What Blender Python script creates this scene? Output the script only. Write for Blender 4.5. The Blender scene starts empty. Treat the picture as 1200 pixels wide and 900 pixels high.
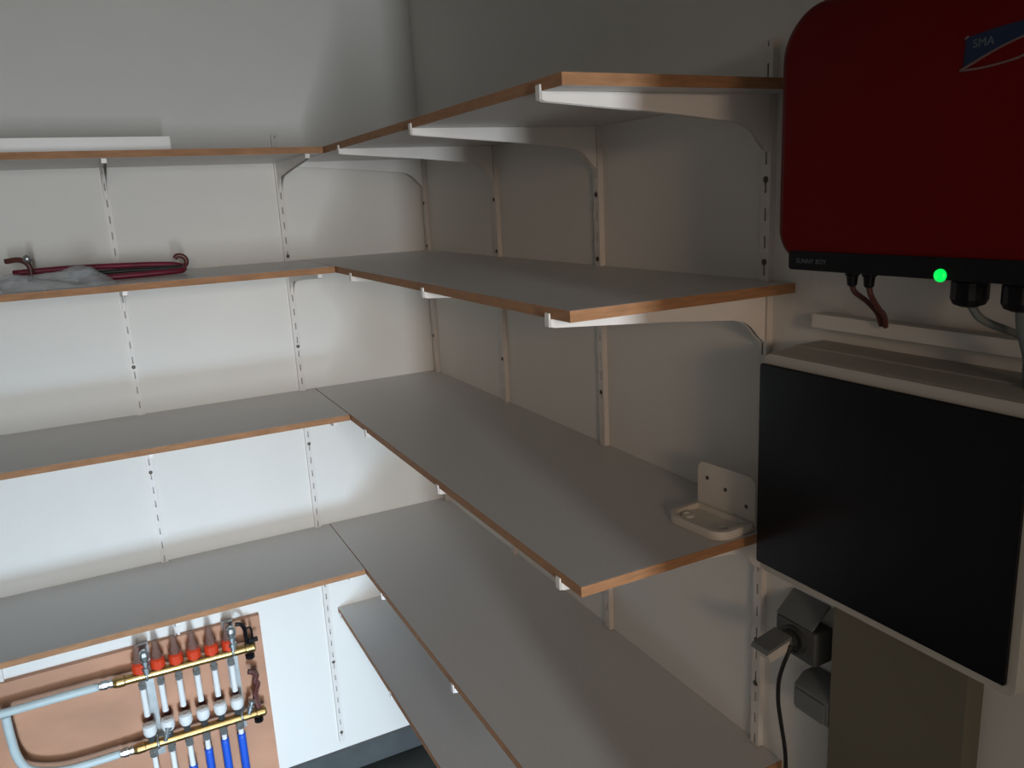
import bpy, bmesh, math, random
from mathutils import Vector, Matrix
random.seed(4)
S = bpy.context.scene
COL = S.collection

# ------------------------------------------------------------------ camera
cd = bpy.data.cameras.new('camera'); cam = bpy.data.objects.new('camera', cd); COL.objects.link(cam)
_R = Vector((0.88705219, -0.45889383, -0.0505457)); _U = Vector((0.14783671, 0.17862672, 0.97274704)); _F = Vector((0.43735881, 0.8703499, -0.22629258))
M = Matrix(((_R.x, _U.x, -_F.x), (_R.y, _U.y, -_F.y), (_R.z, _U.z, -_F.z))).to_4x4()
M.translation = Vector((-0.93463625, -2.41084991, 1.7921366))
cam.matrix_world = M
cd.sensor_width = 36; cd.lens = 28.1127; cd.clip_start = 0.02
S.camera = cam

# ------------------------------------------------------------------ light
S.view_settings.view_transform = 'Standard'; S.view_settings.look = 'None'
S.view_settings.gamma = 1; S.view_settings.use_curve_mapping = False
S.view_settings.exposure = 0.0
W = bpy.data.worlds.new('world'); S.world = W; W.use_nodes = True
bg = W.node_tree.nodes['Background']; bg.inputs[0].default_value = (1.0, 0.88, 0.77, 1); bg.inputs[1].default_value = 0.54
FLOOR = -0.086; CEIL = 2.44; FRONT = -2.85; LEFT = -2.2

def area(name, loc, target, sx, sy, power, color, spread=math.pi):
    l = bpy.data.lights.new(name, 'AREA'); l.shape = 'RECTANGLE'; l.size = sx; l.size_y = sy
    l.energy = power; l.color = color; l.spread = spread
    o = bpy.data.objects.new(name, l); COL.objects.link(o); o.location = loc
    d = Vector(target) - Vector(loc); o.rotation_euler = d.to_track_quat('-Z', 'Y').to_euler()
    return o
# window of the room beyond the doorway (cool daylight), and a warm ceiling lamp out there
area('daylight_window', (-1.01, -6.4, 1.6), (-1.0, 0, 1.6), 0.14, 2.4, 168, (0.88, 0.95, 1.0))
area('low_cool_fill', (-.98, -3.7, .25), (-.85, 0, .10), 0.4, 0.4, 9.0, (0.58, 0.79, 1.0), 0.85)  # added cool fill light that brightens the bottom of the back wall
area('hall_lamp', (-1.75, -5.6, 2.25), (-.6, 0, 1.1), 0.7, 0.5, 30, (1.0, 0.72, 0.52))

# ------------------------------------------------------------------ materials
def mat(name, col, rough=.5, metal=0., noise=0., nscale=8., bump=0., bscale=60., spec=.5, alpha=1., trans=0., emit=None, estr=0., stretch=None):
    m = bpy.data.materials.new(name); m.use_nodes = True; nt = m.node_tree; b = nt.nodes['Principled BSDF']
    b.inputs['Base Color'].default_value = (*col, 1); b.inputs['Roughness'].default_value = rough
    b.inputs['Metallic'].default_value = metal; b.inputs['Specular IOR Level'].default_value = spec
    b.inputs['Alpha'].default_value = alpha; b.inputs['Transmission Weight'].default_value = trans
    if emit: b.inputs['Emission Color'].default_value = (*emit, 1); b.inputs['Emission Strength'].default_value = estr
    tc = nt.nodes.new('ShaderNodeTexCoord'); src = tc.outputs['Object']
    if stretch:
        mp = nt.nodes.new('ShaderNodeMapping'); mp.inputs['Scale'].default_value = stretch
        nt.links.new(src, mp.inputs['Vector']); src = mp.outputs['Vector']
    if noise:
        n = nt.nodes.new('ShaderNodeTexNoise'); n.inputs['Scale'].default_value = nscale; n.inputs['Detail'].default_value = 5
        nt.links.new(src, n.inputs['Vector'])
        r = nt.nodes.new('ShaderNodeValToRGB'); e = r.color_ramp.elements
        e[0].position = .3; e[1].position = .7
        e[0].color = (*[max(0, c*(1-noise)) for c in col], 1); e[1].color = (*[min(1, c*(1+noise)) for c in col], 1)
        nt.links.new(n.outputs['Fac'], r.inputs['Fac']); nt.links.new(r.outputs['Color'], b.inputs['Base Color'])
    if bump:
        n2 = nt.nodes.new('ShaderNodeTexNoise'); n2.inputs['Scale'].default_value = bscale; n2.inputs['Detail'].default_value = 4
        nt.links.new(src, n2.inputs['Vector'])
        bp = nt.nodes.new('ShaderNodeBump'); bp.inputs['Strength'].default_value = bump; bp.inputs['Distance'].default_value = .002
        nt.links.new(n2.outputs['Fac'], bp.inputs['Height']); nt.links.new(bp.outputs['Normal'], b.inputs['Normal'])
    return m
WALL = mat('white_wall_paint', (.74, .72, .68), .75, noise=.03, nscale=2.5, bump=.25, bscale=90)
CEILM = mat('ceiling_paint', (.7, .7, .68), .8, noise=.02, bump=.2)
FLOORM = mat('dark_floor_vinyl', (.022, .025, .022), .55, noise=.3, nscale=12, bump=.1)
BASEM = mat('grey_tile_baseboard', (.07, .078, .08), .45, noise=.12, nscale=14)
MELA = mat('grey_melamine', (.60, .585, .57), .38, noise=.05, nscale=260, bump=.05, bscale=400)
EDGE = mat('raw_brown_board_edge', (.37, .185, .085), .7, noise=.16, nscale=30, bump=.3, bscale=120, stretch=(1, 1, 6))
WMET = mat('white_enamel_steel', (.80, .77, .74), .35, noise=.02, nscale=20)
RAILM = mat('cream_white_rail_steel', (.70, .665, .625), .45, noise=.02, nscale=20)
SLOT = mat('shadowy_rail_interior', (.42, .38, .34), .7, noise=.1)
SCREW = mat('dull_screw_steel', (.10, .085, .07), .45, metal=.6, noise=.2, nscale=200)
RED = mat('red_enamel', (.115, .0008, .0010), .5, noise=.04, nscale=4, bump=.12, bscale=300, spec=.12)
BLK = mat('black_plastic', (.005, .005, .007), .4, spec=.2, noise=.2, nscale=20)
BLUEB = mat('navy_badge', (.006, .018, .06), .3, noise=.1)
SILV = mat('pale_badge_line', (.17, .11, .11), .4, noise=.05)
TXT = mat('grey_lettering', (.10, .13, .15), .5, noise=.02)
GREEN = mat('green_lit_lens', (.0, .4, .08), .3, emit=(.0, .9, .10), estr=1.0, noise=.02)
CABW = mat('light_grey_cabinet_plastic', (.42, .41, .37), .5, noise=.04, nscale=6, bump=.1, bscale=200)
DOORB = mat('smoked_black_door', (.005, .005, .006), .25, spec=.22, noise=.1, nscale=3)
TRUNK = mat('grey_brown_cable_duct', (.135, .122, .085), .6, noise=.06, nscale=5)
SOCK = mat('grey_socket_plastic', (.15, .165, .17), .45, noise=.05, nscale=20)
SOCKB = mat('dark_grey_socket_plastic', (.07, .075, .075), .5, noise=.05, nscale=20)
SOCKD = mat('dark_socket_recess', (.04, .045, .045), .5, noise=.1)
PLUGW = mat('pale_plug_plastic', (.6, .57, .52), .45, noise=.03)
RUB = mat('black_rubber_cord', (.01, .01, .01), .55, noise=.1)
CBRN = mat('brown_red_cable', (.10, .03, .025), .5, noise=.1)
CGRY = mat('grey_conduit', (.13, .15, .15), .5, noise=.05)
PLY = mat('brown_plywood', (.46, .235, .14), .65, noise=.14, nscale=4, bump=.2, bscale=40, stretch=(1, 1, 2))
BRASS = mat('brass', (.42, .28, .11), .36, metal=1., noise=.1, nscale=30)
CHR = mat('chrome', (.5, .53, .53), .42, metal=1., noise=.04, nscale=30)
STEEL = mat('galvanised_steel', (.45, .46, .45), .4, metal=.8, noise=.1, nscale=40)
ORNG = mat('orange_cap', (.62, .045, .008), .5, noise=.06)
CLEAR = mat('smoky_clear_plastic', (.26, .15, .12), .25, noise=.05, alpha=.55)
WPL = mat('white_plastic', (.74, .74, .72), .4, noise=.03)
PIPEW = mat('pale_grey_pipe', (.50, .58, .58), .5, noise=.06, nscale=15)
BLUE = mat('blue_pipe_sleeve', (.012, .09, .55), .5, noise=.1)
MAG = mat('dark_magenta_rubber', (.17, .009, .032), .45, noise=.15, nscale=30)
CROOK = mat('brown_red_crook', (.10, .028, .022), .4, noise=.2)
BAG = mat('clear_plastic_film', (.66, .70, .73), .08, noise=.08, alpha=.20, bump=1.0, bscale=38, spec=1.0)
next(n for n in BAG.node_tree.nodes if n.type == 'BUMP').inputs['Distance'].default_value = .012
HOLD = mat('cream_plastic', (.62, .58, .52), .42, noise=.03)
HOLED = mat('dark_screw_hole', (.07, .06, .055), .7, noise=.1)

# ------------------------------------------------------------------ mesh helpers
def link(name, bm, m, parent=None, smooth=False, bevel=0., seg=2):
    bmesh.ops.recalc_face_normals(bm, faces=bm.faces)
    me = bpy.data.meshes.new(name); bm.to_mesh(me); bm.free()
    for x in (m if isinstance(m, (list, tuple)) else [m]): me.materials.append(x)
    o = bpy.data.objects.new(name, me); COL.objects.link(o)
    if parent: o.parent = parent
    if smooth:
        for p in me.polygons: p.use_smooth = True
    if bevel:
        b = o.modifiers.new('bevel', 'BEVEL'); b.width = bevel; b.segments = seg; b.limit_method = 'ANGLE'; b.angle_limit = .7
        w = o.modifiers.new('wn', 'WEIGHTED_NORMAL'); w.keep_sharp = False
        for p in me.polygons: p.use_smooth = True
    return o
def tag(o, label, cat, group=None, kind=None):
    if label: o['label'] = label
    if cat: o['category'] = cat
    if group: o['group'] = group
    if kind: o['kind'] = kind
    return o
def thing(name, loc, label, cat, group=None, rz=0):
    o = bpy.data.objects.new(name, None); o.empty_display_size = .05; COL.objects.link(o)
    o.location = loc; o.rotation_euler.z = rz
    return tag(o, label, cat, group)
def copy_tree(o, parent=None):
    c = o.copy(); COL.objects.link(c)
    if parent: c.parent = parent
    for ch in list(o.children): copy_tree(ch, c)
    return c
def box(bm, a, b):
    (x0, y0, z0), (x1, y1, z1) = a, b
    v = [bm.verts.new(p) for p in ((x0,y0,z0),(x1,y0,z0),(x1,y1,z0),(x0,y1,z0),(x0,y0,z1),(x1,y0,z1),(x1,y1,z1),(x0,y1,z1))]
    for f in ((3,2,1,0),(4,5,6,7),(0,1,5,4),(1,2,6,5),(2,3,7,6),(3,0,4,7)): bm.faces.new([v[i] for i in f])
    return v
def bx(a, b): bm = bmesh.new(); box(bm, a, b); return bm
def prism(bm, pts, z0, z1, T=None):
    T = T or (lambda x, y, z: (x, y, z))
    lo = [bm.verts.new(T(x, y, z0)) for x, y in pts]; hi = [bm.verts.new(T(x, y, z1)) for x, y in pts]
    n = len(pts); bm.faces.new(lo[::-1]); bm.faces.new(hi)
    for i in range(n): bm.faces.new((lo[i], lo[(i+1) % n], hi[(i+1) % n], hi[i]))
def frame_of(d):
    d = d.normalized(); a = Vector((0, 0, 1)) if abs(d.z) < .9 else Vector((1, 0, 0))
    u = d.cross(a).normalized(); return u, u.cross(d).normalized()
def lathe(bm, base, axis, prof, n=16):
    """prof: list of (distance along axis, radius)"""
    base = Vector(base); axis = Vector(axis).normalized(); u, v = frame_of(axis); rings = []
    for h, r in prof:
        rings.append([bm.verts.new(base + axis*h + (u*math.cos(t) + v*math.sin(t))*max(r, 1e-5)) for t in [2*math.pi*i/n for i in range(n)]])
    for A, B in zip(rings, rings[1:]):
        for i in range(n): bm.faces.new((A[i], A[(i+1) % n], B[(i+1) % n], B[i]))
    bm.faces.new(rings[0][::-1]); bm.faces.new(rings[-1])
def cyl(bm, a, b, r, n=14): a = Vector(a); b = Vector(b); lathe(bm, a, b-a, [(0, r), ((b-a).length, r)], n)
def smoothpath(pts, k=8):
    P = [Vector(p) for p in pts]; P = [P[0]*2-P[1]] + P + [P[-1]*2-P[-2]]; out = []
    for i in range(1, len(P)-2):
        for j in range(k):
            t = j/k; a, b, c, d = P[i-1:i+3]
            out.append(.5*((2*b) + (c-a)*t + (2*a-5*b+4*c-d)*t*t + (3*b-a-3*c+d)*t**3))
    return out + [P[-2]]
def tube(bm, pts, r, n=10, sm=8):
    P = smoothpath(pts, sm) if sm else [Vector(p) for p in pts]
    R = r if callable(r) else (lambda t: r)
    t0 = (P[1]-P[0]).normalized(); u, v = frame_of(t0); rings = []
    for i, p in enumerate(P):
        t = (P[min(i+1, len(P)-1)]-P[max(i-1, 0)]).normalized()
        u = (u - t*u.dot(t)).normalized(); v = t.cross(u); q = R(i/(len(P)-1))
        rings.append([bm.verts.new(p + (u*math.cos(a)+v*math.sin(a))*q) for a in [2*math.pi*k/n for k in range(n)]])
    for A, B in zip(rings, rings[1:]):
        for i in range(n): bm.faces.new((A[i], A[(i+1) % n], B[(i+1) % n], B[i]))
    bm.faces.new(rings[0][::-1]); bm.faces.new(rings[-1])
def rrect(x0, y0, x1, y1, r, n=6):
    """rounded rectangle outline; r = (r at x0y0, x1y0, x1y1, x0y1)"""
    if not isinstance(r, (tuple, list)): r = (r,)*4
    out = []
    for (cx, cy, a0), q in zip(((x0, y0, math.pi), (x1, y0, 1.5*math.pi), (x1, y1, 0), (x0, y1, .5*math.pi)), r):
        ox = cx + (q if cx == x0 else -q); oy = cy + (q if cy == y0 else -q)
        for i in range(n+1):
            a = a0 + i/n*math.pi/2; out.append((ox+q*math.cos(a), oy+q*math.sin(a)))
    return out
def struct(name, bm, m, label=None, **k): return tag(link(name, bm, m, **k), label, None, kind='structure')

# ------------------------------------------------------------------ the room
T = .12
struct('floor', bx((LEFT-T, FRONT-T, FLOOR-.1), (T, T, FLOOR)), FLOORM)
struct('ceiling', bx((LEFT-T, FRONT-T, CEIL), (T, T, CEIL+.1)), CEILM)
struct('wall_back', bx((LEFT-T, 0, FLOOR), (T, T, CEIL)), WALL)
struct('wall_right', bx((0, FRONT, FLOOR), (T, 0, CEIL)), WALL)
struct('wall_left', bx((LEFT-T, FRONT, FLOOR), (LEFT, 0, CEIL)), WALL)
# wall behind the camera with its open doorway
DX0, DX1, DZ = -1.40, -0.475, 2.05
bm = bmesh.new()
box(bm, (LEFT-T, FRONT-T, FLOOR), (DX0, FRONT, CEIL)); box(bm, (DX1, FRONT-T, FLOOR), (T, FRONT, CEIL)); box(bm, (DX0, FRONT-T, DZ), (DX1, FRONT, CEIL))
struct('wall_front', bm, WALL)
bm = bmesh.new(); box(bm, (-1.32, -.014, FLOOR), (0, 0, -.001)); struct('baseboard_back', bm, BASEM)
bm = bmesh.new(); box(bm, (-.014, FRONT, FLOOR), (0, -.015, -.001)); struct('baseboard_right', bm, BASEM)

# ------------------------------------------------------------------ slotted wall rails
ZT = 2.0
def make_rail(z0, z1, screws):
    """local: +X out of the wall, Y across, Z up"""
    w, d, t = .0095, .0115, .0012
    bm = bmesh.new()
    box(bm, (0, -w, z0), (d, -w+t, z1)); box(bm, (0, w-t, z0), (d, w, z1))
    sw = .0016; box(bm, (d-t, -w+t, z0), (d, -sw, z1)); box(bm, (d-t, sw, z0), (d, w-t, z1))
    z = z0; pitch = .042; sl = .019
    while z < z1-1e-4:
        e = min(z + pitch - sl, z1); box(bm, (d-t, -sw, z), (d, sw, e)); z += pitch
    o = thing('slotted_wall_rail', (0, 0, 0), None, 'rail', 'slotted rails on the walls')
    link('channel', bm, RAILM, o)
    link('slot_shade_strip', bx((.0005, -w+t, z0+.002), (.0016, w-t, z1-.002)), SLOT, o)  # darker strip behind the slots, its colour standing in for channel shade
    for s in screws:
        b = bmesh.new(); lathe(b, (d-.0005, 0, s), (1, 0, 0), [(0, .0052), (.0016, .0050), (.0026, .003)], 12)
        link('screw', b, SCREW, o, smooth=True)
    return o
SC = [.12, .36, .70, 1.05, 1.41, 1.675, 1.97]
rR = {'r1': -1.471, 'r2': -1.0, 'r3': -.5246, 'r4': -.0314}
rL = {'sb': -.439, 'sa': -.889, 'sc': -1.341}
ref = make_rail(.035, ZT, [.07, .335, .715, 1.087, 1.392, 1.66])
ref.location = (rL['sb'], 0, 0); ref.rotation_euler.z = -math.pi/2
tag(ref, 'white slotted rail on the left wall, nearest the room corner', None)
o = copy_tree(ref); o.location = (rL['sa'], 0, 0); tag(o, 'white slotted rail on the left wall, passing the red rods', None)
o = make_rail(.52, ZT, [.69, 1.08, 1.4, 1.675]); o.location = (rL['sc'], 0, 0); o.rotation_euler.z = -math.pi/2
tag(o, 'white slotted rail farthest left, ending above the plywood board', None)
for k, lab in (('r1', 'white slotted rail on the right wall, beside the red wall box'), ('r2', 'white slotted rail on the right wall, second from the red wall box'),
               ('r3', 'white slotted rail on the right wall, third from the red wall box'), ('r4', 'white slotted rail on the right wall, close in the room corner')):
    o = make_rail(.035, ZT, [.30, .715, .995, 1.375, 1.66, 1.79] if k != 'r1' else [.40, .935, 1.02, 1.57, 1.675, 1.80])
    o.location = (0, rR[k], 0); o.rotation_euler.z = math.pi; tag(o, lab, None)

# ------------------------------------------------------------------ shelves
TH = .0158; D = .400; E = .384
ZS = [1.9387, 1.6455, 1.2555, .8106, .517]
YE = [-1.525, -1.525, -1.530, -1.527, -1.52]
def notched(L0, L1, depth, rails, n=.011, nd=.0135):
    """outline along the wall axis: s from L0 to L1, back edge at 0, notches at the rails"""
    pts = [(L0, depth), (L1, depth), (L1, 0)]
    for s in sorted([r for r in rails if L0 + n < r < L1 - n], reverse=True):
        pts += [(s+n, 0), (s+n, nd), (s-n, nd), (s-n, 0)]
    pts += [(L0, 0)]; return pts
word = ['topmost', 'second', 'third', 'fourth', 'lowest']
for i, z in enumerate(ZS):
    dp = D if i < 4 else .4035; ee = .0012
    o = thing('wall_shelf', (0, 0, z-TH), ['grey shelf board on the right wall, topmost, level with the red wall box top edge',
        'grey shelf board on the right wall, second from top, ending under the red wall box',
        'grey shelf board on the right wall carrying the cream plastic holder',
        'long grey shelf board on the right wall, just below the one carrying the holder',
        'lowest grey shelf board on the right wall, bluish-lit, near the floor'][i], 'shelf', 'shelf boards on the right wall')
    bm = bmesh.new(); pts = notched(.001, -YE[i]-ee, dp-ee, [-v for v in rR.values()])
    prism(bm, pts, 0, TH, lambda a, b, c: (-b-.0003, -a, c)); link('board', bm, MELA, o)
    bm = bmesh.new(); box(bm, (-dp, YE[i], .0002), (-dp+ee, -.001, TH-.0002)); box(bm, (-dp+ee, YE[i], .0002), (-.0005, YE[i]+ee, TH-.0002))
    link('raw_edge', bm, EDGE, o)
for i, z in enumerate(ZS[:4]):
    o = thing('wall_shelf', (0, 0, z-TH), ['grey shelf board on the left wall, topmost, with a white strip lying on it',
        'grey shelf board on the left wall carrying the red rods and clear plastic bag',
        'empty grey shelf board on the left wall, below the one with the red rods',
        'grey shelf board on the left wall, lowest, right above the brass pipe manifold'][i], 'shelf', 'shelf boards on the left wall')
    bm = bmesh.new(); pts = notched(D+.002, -LEFT-.002, E-.0012, [-v for v in rL.values()])
    prism(bm, pts, 0, TH, lambda a, b, c: (-a, -b-.0003, c)); link('board', bm, MELA, o)
    link('raw_edge', bx((LEFT+.002, -E, .0002), (-D-.002, -E+.0012, TH-.0002)), EDGE, o)

# ------------------------------------------------------------------ brackets
def make_bracket(L, lip=True):
    """local: +X out of the wall, Z=0 is the shelf underside"""
    o = thing('shelf_bracket', (0, 0, 0), None, 'bracket')
    w, t = .0058, .0012
    prof = [(.0125, -.0015), (L+.003, -.0015), (L+.003, -.0105), (L-.004, -.0125), (L*.5, -.027), (L*.2, -.0385), (L*.14, -.044), (L*.10, -.054), (L*.07, -.068), (.0125, -.082)]
    bm = bmesh.new()
    for s in (-1, 1):
        a, b = sorted((s*w, s*(w-t))); prism(bm, prof, a, b, lambda x, y, z: (x, z, y))
    box(bm, (.0125, -w, -.0015), (L+.003, w, -.0003))                   # top web
    link('arm', bm, WMET, o)
    bm = bmesh.new(); prism(bm, [(L+.0015, -.011), (L+.0045, -.011), (L+.0045, .0068), (L+.0035, .0085), (L+.0018, .0075), (L+.0015, 0)], -w, w, lambda x, y, z: (x, z, y))
    if not lip:
        bm.free(); bm = bmesh.new(); box(bm, (L+.0015, -w, -.0105), (L+.003, w, -.0016))
    link('hook' if lip else 'end_cap', bm, WMET, o, bevel=.0004 if lip else 0)
    return o
pr = make_bracket(D); pl = make_bracket(E-.014, False); firstR = firstL = True
wr = {'r1': 'nearest the red wall box', 'r2': 'second from the red wall box', 'r3': 'third from the red wall box', 'r4': 'in the room corner'}
for i, z in enumerate(ZS):
    for k, y in rR.items():
        o = pr if firstR else copy_tree(pr); firstR = False
        o.location = (0, y, z-TH); o.rotation_euler.z = math.pi
        tag(o, 'white steel bracket under the %s right-wall shelf, %s' % (word[i], wr[k]), None, 'brackets under the right-wall shelves')
wl = {'sb': 'on the rail nearest the corner', 'sa': 'on the middle rail', 'sc': 'on the rail farthest left'}
for i, z in enumerate(ZS[:4]):
    for k, x in rL.items():
        o = pl if firstL else copy_tree(pl); firstL = False
        o.location = (x, 0, z-TH); o.rotation_euler.z = -math.pi/2
        tag(o, 'white steel bracket under the %s left-wall shelf, %s' % (['topmost', 'second', 'third', 'lowest'][i], wl[k]), None, 'brackets under the left-wall shelves')

# ------------------------------------------------------------------ things on the shelves
bm = bmesh.new(); zt = ZS[0]
box(bm, (-1.62, -.318, zt), (-.742, -.300, zt+.0025)); box(bm, (-1.62, -.318, zt+.0025), (-.742, -.3165, zt+.034)); box(bm, (-1.62, -.3015, zt+.0025), (-.742, -.300, zt+.034)); box(bm, (-1.62, -.3165, zt+.0325), (-.742, -.3015, zt+.034))
tag(link('trim_strip', bm, WMET, bevel=.0006), 'long white plastic trim strip lying on the topmost left shelf', 'strip')

zt = ZS[1]
o = thing('hooked_rod', (-.9, -.2, zt), 'folded dark magenta rod with an upturned brown crook, on the second left shelf', 'rod')
def loc(p, c): return Vector(p) - Vector(c)
cc = (-.9, -.2, zt)
bm = bmesh.new(); tube(bm, [loc(p, cc) for p in [(-1.12, -.12, zt+.030), (-1.0, -.13, zt+.032), (-.88, -.15, zt+.030), (-.78, -.17, zt+.026), (-.745, -.182, zt+.020), (-.742, -.20, zt+.014), (-.76, -.215, zt+.010), (-.85, -.225, zt+.009), (-.98, -.23, zt+.009)]], .0075, 10)
link('rubber_rod', bm, MAG, o, smooth=True)
bm = bmesh.new(); tube(bm, [loc(p, cc) for p in [(-1.0, -.18, zt+.019), (-.9, -.19, zt+.019), (-.80, -.195, zt+.018), (-.742, -.192, zt+.018)]], .006, 8)
link('dark_inner_rod', bm, RUB, o, smooth=True)
bm = bmesh.new(); tube(bm, [loc(p, cc) for p in [(-.746, -.19, zt+.016), (-.734, -.185, zt+.024), (-.732, -.183, zt+.036), (-.740, -.182, zt+.045), (-.752, -.182, zt+.046), (-.758, -.183, zt+.040)]], .0062, 10, 6)
link('crook', bm, CROOK, o, smooth=True)
o = thing('bent_hook', (-1.1, -.15, zt), 'dark brown bent hook with a shiny tip, at the left end of the magenta rod', 'hook')
cc = (-1.1, -.15, zt)
bm = bmesh.new(); tube(bm, [loc(p, cc) for p in [(-1.13, -.14, zt+.060), (-1.10, -.15, zt+.062), (-1.083, -.155, zt+.050), (-1.08, -.155, zt+.030), (-1.085, -.155, zt+.008)]], .0065, 10, 6)
link('hook_bar', bm, CROOK, o, smooth=True)
bm = bmesh.new(); lathe(bm, (.013, -.012, .056), (.5, -.3, .8), [(0, .004), (.004, .009), (.012, .010), (.018, .006)], 12); link('metal_tip', bm, CHR, o, smooth=True)
# crumpled bag
bm = bmesh.new(); nx, ny = 46, 22; G = []
rnd = random.Random(9)
wv = [(rnd.uniform(8, 60), rnd.uniform(10, 70), rnd.uniform(0, 6.28), rnd.uniform(.2, 1)) for _ in range(9)]
def crump(x, y): return sum(a*abs(math.sin(fx*x+fy*y+ph)) for fx, fy, ph, a in wv)/sum(w[3] for w in wv)
for i in range(nx+1):
    row = []
    for j in range(ny+1):
        s = i/nx; t = j/ny; x = -.30*s; y = -.118*t
        env = (math.sin(math.pi*min(1, t*1.0))**.6 if 0 < t < 1 else 0) * min(1, 6*s) * min(1, 5*(1-s)+.1)
        h = env*(.008 + .10*max(0, crump(x, y)-.42)**1.05 * (1.15 if .15 < s < .5 else 1.0))
        row.append(bm.verts.new((x + .012*(crump(y*2, x)-.5)-.90+.0, -.222+y + .01*(crump(x*2, y*2)-.5), h+.001)))
    G.append(row)
for i in range(nx):
    for j in range(ny): bm.faces.new((G[i][j], G[i+1][j], G[i+1][j+1], G[i][j+1]))
b = link('plastic_bag', bm, BAG, smooth=True); b.location = (-.0, -.03, zt)
tag(b, 'crumpled clear plastic bag lying over the magenta rod on the second left shelf', 'bag')
sol = b.modifiers.new('thick', 'SOLIDIFY'); sol.thickness = .0006

# cream wall holder on the third right shelf
zt = ZS[2]
o = thing('plastic_holder', (-.09, -1.46, zt), 'cream plastic L-shaped wall holder with three screw holes, on the third right shelf', 'holder', rz=.10)
bm = bmesh.new(); hw = .062
prism(bm, rrect(-hw, .004, hw, .088, (.004, .004, .014, .014)), -.0018, .0018, lambda a, b_, c: (.018+c, a, b_))
link('back_plate', bm, HOLD, o, bevel=.0008)
for yy, zz in ((.040, .062), (.0, .052), (-.044, .036)):
    bm = bmesh.new(); lathe(bm, (.0165, yy, zz), (-1, 0, 0), [(0, .0036), (.0008, .0036)], 12); link('screw_hole', bm, HOLED, o)
bm = bmesh.new(); prism(bm, rrect(-.062, -hw, .020, hw, (.026, .004, .004, .026)), .0003, .006); link('base_tray', bm, HOLD, o, bevel=.0015)
bm = bmesh.new(); out = rrect(-.062, -hw, .014, hw, (.026, .004, .004, .026), 8); inn = rrect(-.054, -hw+.008, .008, hw-.008, (.020, .003, .003, .020), 8)
n = len(out); rings = [[bm.verts.new((x, y, z)) for x, y in P] for P, z in ((out, .006), (out, .015), (inn, .015), (inn, .006))]
for A, B in zip(rings, rings[1:]):
    for i in range(n): bm.faces.new((A[i], A[(i+1) % n], B[(i+1) % n], B[i]))
link('tray_rim', bm, HOLD, o, smooth=False)
for yy in (-.040, .040):
    bm = bmesh.new(); lathe(bm, (-.030, yy, .006), (0, 0, 1), [(0, .012), (.004, .011), (.0045, .006), (.002, .005)], 16); link('boss', bm, HOLD, o, smooth=False)

# ------------------------------------------------------------------ red wall inverter
IX = -.180; IY0 = -1.652; IY1 = -2.06; IZ0 = 1.694; IZ1 = 1.995
o = thing('wall_inverter', (0, (IY0+IY1)/2, IZ0), 'large glossy dark red wall box with a black lower strip and green lamp', 'inverter')
cy = (IY0+IY1)/2; hw = (IY0-IY1)/2; H = IZ1-IZ0
def shell(bm, depth0, depth1, inset, r4):
    pts = rrect(-hw+inset, inset, hw-inset, H-inset, r4, 10)
    return pts
# stacked rounded outlines give the soft front edge
bm = bmesh.new(); rings = []
for x, ins in ((-.004, .0), (IX+.035, .0), (IX+.022, .0015), (IX+.011, .0055), (IX+.004, .0115), (IX, .021)):
    rr = [max(.012, q-ins) for q in (.05, .05, .065, .065)]
    rings.append([bm.verts.new((x, a, b_)) for a, b_ in rrect(-hw+ins, ins*.6, hw-ins, H-ins, rr, 10)])
n = len(rings[0])
for A, B in zip(rings, rings[1:]):
    for i in range(n): bm.faces.new((A[i], A[(i+1) % n], B[(i+1) % n], B[i]))
bm.faces.new(rings[0][::-1]); bm.faces.new(rings[-1])
c = link('casing', bm, RED, o)
for p in c.data.polygons: p.use_smooth = len(p.vertices) == 4
# black lower strip wraps the bottom of the front
bm = bmesh.new(); prism(bm, rrect(-hw+.02, -.004, hw-.035, .0185, (.004, .004, .003, .003)), IX-.004, IX+.14, lambda a, b_, c_: (c_, a, b_)); link('lower_strip', bm, BLK, o, bevel=.001)
LY = -1.889 - cy
bm = bmesh.new(); lathe(bm, (IX-.0042, LY, .0005), (-1, 0, 0), [(0, .0068), (.002, .0064), (.004, .004), (.0046, .001)], 16); link('status_lamp', bm, GREEN, o, smooth=True)
def text(body, size, m, parent, locv, name, bold=0.):
    cu = bpy.data.curves.new(name, 'FONT'); cu.body = body; cu.size = size; cu.extrude = .0002; cu.offset = bold; cu.space_character = 1.05
    t = bpy.data.objects.new('_t', cu); COL.objects.link(t); bpy.context.view_layer.update()
    me = bpy.data.meshes.new_from_object(t.evaluated_get(bpy.context.evaluated_depsgraph_get())); bpy.data.objects.remove(t)
    me.materials.clear(); me.materials.append(m)
    q = bpy.data.objects.new(name, me); COL.objects.link(q); q.parent = parent
    q.matrix_local = Matrix(((0, 0, -1, locv[0]), (-1, 0, 0, locv[1]), (0, 1, 0, locv[2]), (0, 0, 0, 1)))
    return q
text('SUNNY BOY', .0078, TXT, o, (IX-.0046, -1.700-cy, .0045), 'strip_lettering')
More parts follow.
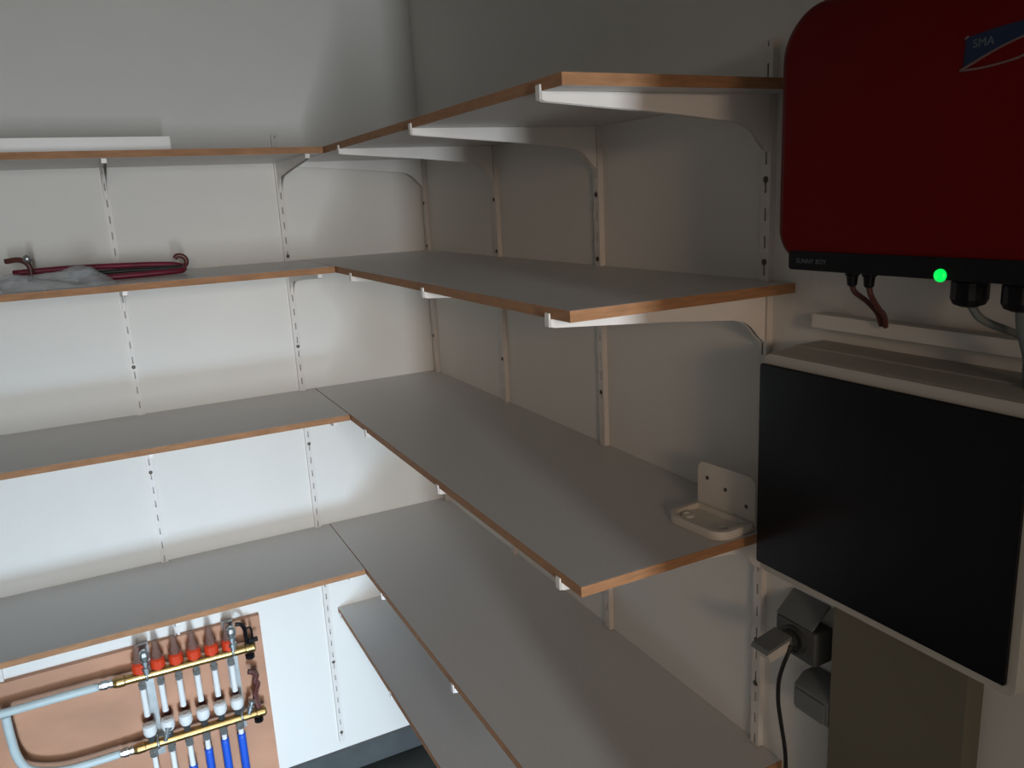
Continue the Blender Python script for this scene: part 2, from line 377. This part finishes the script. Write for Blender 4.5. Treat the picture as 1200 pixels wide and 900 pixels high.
# badge: navy field over a pale swoosh
bz = lambda y, z: (y-cy, z-IZ0)
B0 = -1.892; BZ = 1.889      # left, bottom
arc = [(t, -.001+.0245*math.sin(t/.085*1.45)) for t in [k*.085/12 for k in range(13)]]
top = [(.085, .033), (.060, .033), (.030, .031), (.004, .0275)]
Tb = lambda a, b_, c_: (IX-c_, B0-a-cy, BZ+b_-IZ0)
bm = bmesh.new(); prism(bm, [(.003, .002)] + arc[1:] + top, 0, .0012, Tb); link('badge', bm, BLUEB, o)
bm = bmesh.new(); tube(bm, [Tb(a, b_, .001) for a, b_ in arc], lambda t: .0007 + .0006*(1-t), 6, 2)
tube(bm, [Tb(a, b_, .001) for a, b_ in [(0, -.001), (.02, -.0015), (.045, .0005), (.058, .003), (.066, .0075)]], .0011, 6, 4)
tube(bm, [Tb(a, b_, .001) for a, b_ in [(.003, .0265), (.006, .0285)]], .0012, 6, 2)
link('badge_swoosh', bm, SILV, o, smooth=True)
text('SMA', .0105, TXT, o, (IX-.0014, B0-.011-cy, BZ+.0175-IZ0), 'badge_lettering')
for yy in (-1.712, -1.737):      # small solar plugs
    bm = bmesh.new(); lathe(bm, (-.10, yy-cy, .001), (0, 0, -1), [(0, .0088), (.018, .0088), (.019, .007), (.030, .006), (.032, .004)], 14); link('cable_plug', bm, BLK, o, smooth=False)
for yy in (-1.866, -1.922):
    bm = bmesh.new(); lathe(bm, (-.10, yy-cy, .001), (0, 0, -1), [(0, .013), (.010, .013), (.011, .017), (.016, .019), (.034, .019), (.040, .016), (.043, .009)], 18); link('cable_gland', bm, BLK, o, smooth=False)

# cables from the red box, the white cable duct, and grey conduit
bm = bmesh.new()
tube(bm, [(-.10, -1.712, 1.665), (-.095, -1.713, 1.655), (-.07, -1.712, 1.640), (-.045, -1.708, 1.622), (-.034, -1.706, 1.605)], .0034, 8)
tag(link('solar_cable', bm, CBRN, smooth=True), 'thin brown-red cable from the leftmost small plug under the red box', 'cable', 'thin cables under the red wall box')
bm = bmesh.new()
tube(bm, [(-.10, -1.737, 1.665), (-.095, -1.737, 1.652), (-.07, -1.728, 1.634), (-.045, -1.718, 1.620), (-.036, -1.714, 1.604)], .0034, 8)
tag(link('solar_cable', bm, CBRN, smooth=True), 'thin brown-red cable from the second small plug under the red box', 'cable', 'thin cables under the red wall box')
o = thing('cable_duct', (0, -1.86, 1.588), 'slim white horizontal cable duct between the red box and the black-fronted cabinet', 'cable duct')
bm = bx((-.026, -.30, 0), (-.0003, .275, .019)); link('duct_body', bm, WALL, o, bevel=.0012)
link('duct_lid', bx((-.0285, -.30, -.0005), (-.026, .275, .0195)), WALL, o, bevel=.0006)
bm = bmesh.new(); tube(bm, [(-.095, -1.922, 1.66), (-.088, -1.922, 1.63), (-.07, -1.92, 1.60), (-.062, -1.917, 1.575), (-.060, -1.917, 1.5655)], .0085, 12)
tag(link('conduit', bm, CGRY, smooth=True), 'grey conduit from the rightmost gland down to the black-fronted cabinet', 'conduit')
bm = bmesh.new(); tube(bm, [(-.098, -1.866, 1.655), (-.085, -1.872, 1.637), (-.055, -1.885, 1.622), (-.026, -1.895, 1.611), (-.016, -1.899, 1.6082)], .0045, 10)
tag(link('grey_cable', bm, CGRY, smooth=True), 'dark grey cable slanting right from the large round gland', 'cable')

# ------------------------------------------------------------------ fuse cabinet
CX = -.115; CY0 = -1.572; CY1 = -1.972; CZ0 = 1.227; CZ1 = 1.565
o = thing('fuse_cabinet', (0, (CY0+CY1)/2, CZ0), 'light grey wall cabinet with a large smoked black door, below the red box', 'cabinet')
cy = (CY0+CY1)/2; hw = (CY0-CY1)/2; H = CZ1-CZ0
bm = bmesh.new(); rings = []
for x, ins in ((-.0005, .0), (-.055, .0), (-.058, .003), (CX+.010, .006), (CX, .009)):
    rings.append([bm.verts.new((x, a, b_)) for a, b_ in rrect(-hw+ins, ins*.3, hw-ins, H-ins*.5, .012, 5)])
n = len(rings[0])
for A, B in zip(rings, rings[1:]):
    for i in range(n): bm.faces.new((A[i], A[(i+1) % n], B[(i+1) % n], B[i]))
bm.faces.new(rings[0][::-1]); bm.faces.new(rings[-1]); link('casing', bm, CABW, o)
bm = bmesh.new(); prism(bm, rrect(-hw+.018, .0145, hw-.005, H-.019, .004, 3), CX-.005, CX+.0002, lambda a, b_, c_: (c_, a, b_)); link('door', bm, DOORB, o, bevel=.0015)

# grey-brown duct below the cabinet
o = thing('cable_trunking', (0, -1.768, FLOOR), 'wide grey-brown vertical trunking running down from below the black-fronted cabinet', 'trunking')
link('trunking_body', bx((-.047, -.102, .005), (-.0145, .102, CZ0-FLOOR-.001)), TRUNK, o)
link('trunking_cover', bx((-.051, -.1035, .005), (-.047, .1035, CZ0-FLOOR-.001)), TRUNK, o, bevel=.001)

# ------------------------------------------------------------------ sockets
def lid(bm, w, l, t):   # lid: y across, x length from the hinge outwards
    prism(bm, rrect(0, -w, l, w, (.002, .006, .006, .002)), 0, t)
o = thing('wall_socket', (0, -1.582, 1.056), 'grey wall socket with lifted lid and a plugged-in black cord', 'socket')
bm = bmesh.new(); box(bm, (-.040, -.042, 0), (-.0003, .040, .058)); link('socket_box', bm, SOCKB, o, bevel=.004)
bm = bmesh.new(); lathe(bm, (-.040, 0, .030), (-1, 0, 0), [(0, .024), (.005, .023), (.0051, .019), (.002, .018)], 20); link('socket_ring', bm, SOCKD, o)
bm = bmesh.new(); prism(bm, [(-.040, .060), (-.003, .092), (0, .092), (0, .088), (-.037, .0585)], -.034, .040, lambda a, b_, c_: (a, c_, b_)); link('lid', bm, SOCK, o, bevel=.001)
o2 = thing('power_plug', (-.0455, -1.578, 1.086), 'pale angled plug with a black cord hanging from the open grey socket', 'plug')
cc = (-.0455, -1.578, 1.086)
bm = bmesh.new(); lathe(bm, (0, 0, 0), (-1, 0, 0), [(0, .016), (.010, .016), (.014, .013), (.020, .011)], 16); link('plug_body', bm, SOCKD, o2)
bm = bmesh.new(); prism(bm, [(-.012, .017), (-.060, .006), (-.064, -.001), (-.012, .011)], -.016, .020, lambda a, b_, c_: (a, c_, b_)); link('plug_back', bm, SOCK, o2, bevel=.001)
bm = bmesh.new(); prism(bm, [(-.012, .010), (-.060, -.001), (-.052, -.018), (-.012, -.010)], -.013, .017, lambda a, b_, c_: (a, c_, b_)); link('plug_grip', bm, PLUGW, o2, bevel=.002)
bm = bmesh.new(); tube(bm, [loc(p, cc) for p in [(-.056, -1.590, 1.084), (-.064, -1.592, 1.072), (-.066, -1.586, 1.052), (-.056, -1.568, 1.010), (-.048, -1.560, .965), (-.040, -1.560, .920), (-.030, -1.560, .870), (-.022, -1.556, .827), (-.018, -1.553, .76), (-.020, -1.552, .60), (-.020, -1.56, .35)]], lambda t: .0034 + .004*max(0, 1-t*14), 10)
link('cord', bm, RUB, o2, smooth=True)
o = thing('wall_socket', (0, -1.628, .975), 'closed grey wall socket below the one with the black cord', 'socket')
bm = bmesh.new(); prism(bm, [(0, .060), (-.030, .060), (-.050, .044), (-.050, .006), (-.044, 0), (0, 0)], -.034, .034, lambda a, b_, c_: (a-.0003, c_, b_)); link('socket_box', bm, SOCK, o, bevel=.002)
bm = bmesh.new(); prism(bm, rrect(-.029, .006, .029, .040, .004), -.0535, -.0502, lambda a, b_, c_: (c_, a, b_)); link('lid', bm, SOCK, o, bevel=.001)

# ------------------------------------------------------------------ pipe manifold on plywood
bm = bmesh.new(); box(bm, (-1.55, -.020, FLOOR+.002), (-.652, -.0003, .574))
tag(link('plywood_board', bm, PLY), 'brown plywood board on the left wall behind the brass manifold', 'board')
YB = -.08
o = thing('pipe_manifold', (-.88, YB, .29), 'brass twin-bar pipe manifold with six orange caps on a plywood board', 'manifold')
cc = Vector((-.88, YB, .29))
def L(x, y, z): return Vector((x, y, z)) - cc
def bar(x0, x1, z, name, sl):
    bm = bmesh.new(); pr_ = [(0, .013), (.01, .0155), (.03, .0155), (.032, .0138)]
    Ln = x1-x0; lathe(bm, L(x0, YB, z), (1, 0, sl), pr_ + [(Ln-.03, .0138), (Ln-.028, .0155), (Ln-.004, .0155), (Ln, .013)], 18)
    link(name, bm, BRASS, o, smooth=False)
bar(-1.072, -.682, .515, 'brass_bar', -.02); bar(-1.050, -.676, .291, 'brass_bar', -.015)
xs = [-1.0 + .0488*k for k in range(6)]
for k, x in enumerate(xs):
    zt = .515-.02*(x+1.072); zb = .291
    bm = bmesh.new(); lathe(bm, L(x, YB, zt+.010), (0, 0, 1), [(0, .011), (.006, .011), (.007, .0195), (.031, .0195), (.036, .0135)], 12); link('orange_cap', bm, ORNG, o)
    bm = bmesh.new(); lathe(bm, L(x, YB, zt+.046), (0, 0, 1), [(0, .0135), (.016, .0125), (.022, .0095), (.048, .0075), (.054, .006)], 12); link('clear_stem', bm, CLEAR, o, smooth=False)
    bm = bmesh.new(); lathe(bm, L(x, YB, zt-.010), (0, 0, -1), [(0, .009), (.014, .009), (.015, .0115), (.028, .0115), (.030, .008)], 6); link('tube_nut', bm, STEEL, o)
    bm = bmesh.new(); lathe(bm, L(x, YB-.004, zt-.038), (0, 0, -1), [(0, .0084), (.088, .0084)], 12); link('white_tube', bm, WPL, o, smooth=False)
    bm = bmesh.new(); lathe(bm, L(x, YB-.004, .362), (0, 0, -1), [(0, .011), (.004, .0185), (.026, .0188), (.036, .015), (.038, .010)], 16); link('white_cap', bm, WPL, o, smooth=False)
    bm = bmesh.new(); lathe(bm, L(x, YB, .302), (0, 0, 1), [(0, .010), (.012, .010), (.014, .013), (.022, .013)], 6); link('lower_nut', bm, SOCKD, o)
    bm = bmesh.new(); lathe(bm, L(x+.004, YB+.045, zb+.02), (0, 0, 1), [(0, .006), (.03, .006), (.034, .010), (.05, .010)], 10); link('rear_valve', bm, CBRN, o)
    bm = bmesh.new(); lathe(bm, L(x, YB, zb-.008), (0, 0, -1), [(0, .010), (.014, .010), (.016, .0125), (.030, .0125), (.032, .008)], 6); link('outlet_nut', bm, STEEL, o)
    bm = bmesh.new(); lathe(bm, L(x, YB, zb-.040), (0, 0, -1), [(0, .0075), (.052 if k > 2 else (.105 if k == 2 else .17), .0085)], 12); link('outlet_pipe', bm, WPL, o, smooth=False)
    bm = bmesh.new(); d0 = .022 if k > 3 else (.036 if k == 3 else (.075 if k == 2 else .14)); tube(bm, [L(x, YB, zb-.035-d0), L(x, YB, .12), L(x, YB+.01, .0), L(x, YB+.02, FLOOR+.003)], .0118, 12); link('blue_sleeve', bm, BLUE, o, smooth=True)
for x in (-.985, -.748):        # steel mounting brackets with chrome fittings
    bm = bmesh.new(); box(bm, L(x-.016, -.034, .22), L(x+.016, -.030, .585)); box(bm, L(x-.016, -.030, .56), L(x+.016, -.0205, .585)); box(bm, L(x-.016, -.030, .22), L(x+.016, -.0205, .24))
    link('mounting_strap', bm, STEEL, o)
    for z in (.515, .291):
        bm = bmesh.new(); P = [L(x, YB+.050*1, z), L(x, YB+.0152, z+.004), L(x, YB+.010, z+.0135), L(x, YB-.006, z+.0155), L(x, YB-.016, z+.004), L(x, YB-.014, z-.010), L(x, YB, z-.0165), L(x, YB+.0150, z-.006), L(x, YB+.046, z-.004)]
        tube(bm, P, .0035, 8, 5); link('pipe_clamp', bm, CHR, o, smooth=True)
    bm = bmesh.new(); lathe(bm, L(x+.002, YB-.018, .525), (0, 0, 1), [(0, .008), (.012, .008), (.013, .012), (.022, .012), (.023, .007), (.032, .007), (.033, .011), (.040, .011), (.041, .006), (.048, .013), (.060, .015), (.070, .012), (.076, .006)], 16); link('air_vent', bm, CHR, o, smooth=False)
    bm = bmesh.new(); lathe(bm, L(x+.020, YB-.018, .300), (.35, 0, 1), [(0, .006), (.014, .006), (.015, .010), (.026, .010), (.027, .006), (.036, .006), (.037, .010), (.044, .010)], 12); link('chrome_fitting', bm, CHR, o, smooth=False)
for z, s in ((.505, 1), (.286, 1)):     # black end taps
    bm = bmesh.new(); lathe(bm, L(-.700, YB, z-.006), (0, 0, -1), [(0, .008), (.012, .008), (.014, .014), (.024, .014), (.026, .007)], 10); link('end_tap', bm, BLK, o)
bm = bmesh.new(); tube(bm, [L(-.703, YB, .515), L(-.703, YB+.01, .545), L(-.705, YB, .572), L(-.715, YB, .590), L(-.730, YB, .594)], .006, 8); tube(bm, [L(-.703, YB, .572), L(-.688, YB, .570), L(-.686, YB, .530)], .003, 6); box(bm, L(-.698, YB-.006, .525), L(-.672, YB+.006, .535)); link('black_lever', bm, BLK, o)
bm = bmesh.new(); tube(bm, [L(-.712, YB, .430), L(-.700, YB, .424), L(-.690, YB, .410), L(-.696, YB, .395), L(-.690, YB, .380), L(-.700, YB+.01, .340), L(-.695, YB, .300)], .0085, 8); link('dark_drain_tap', bm, CBRN, o)
for (x, z) in ((-1.072, .517), (-1.050, .2915)):
    bm = bmesh.new(); lathe(bm, L(x, YB, z), (-1, 0, .02), [(0, .013), (.008, .013), (.009, .010), (.012, .010), (.013, .0135), (.028, .0135), (.030, .011), (.034, .011)], 8); link('union_nut', bm, CHR, o)
# pale pipes feeding the bars
bm = bmesh.new(); tube(bm, [(-1.107, YB, .518), (-1.2, YB, .519), (-1.34, YB, .519), (-1.55, YB, .52), (-1.9, YB, .52)], .0115, 14)
tag(link('supply_pipe', bm, PIPEW, smooth=True), 'pale pipe feeding the upper brass bar from the left', 'pipe')
bm = bmesh.new(); tube(bm, [(-1.085, YB, .293), (-1.15, YB, .293), (-1.22, YB, .297), (-1.275, YB, .313), (-1.312, YB, .340), (-1.328, YB, .385), (-1.332, YB, .44), (-1.333, YB, .475), (-1.333, YB, .5065)], .0115, 14)
tag(link('return_pipe', bm, PIPEW, smooth=True), 'pale pipe bending up from the lower brass bar into the upper pipe', 'pipe')
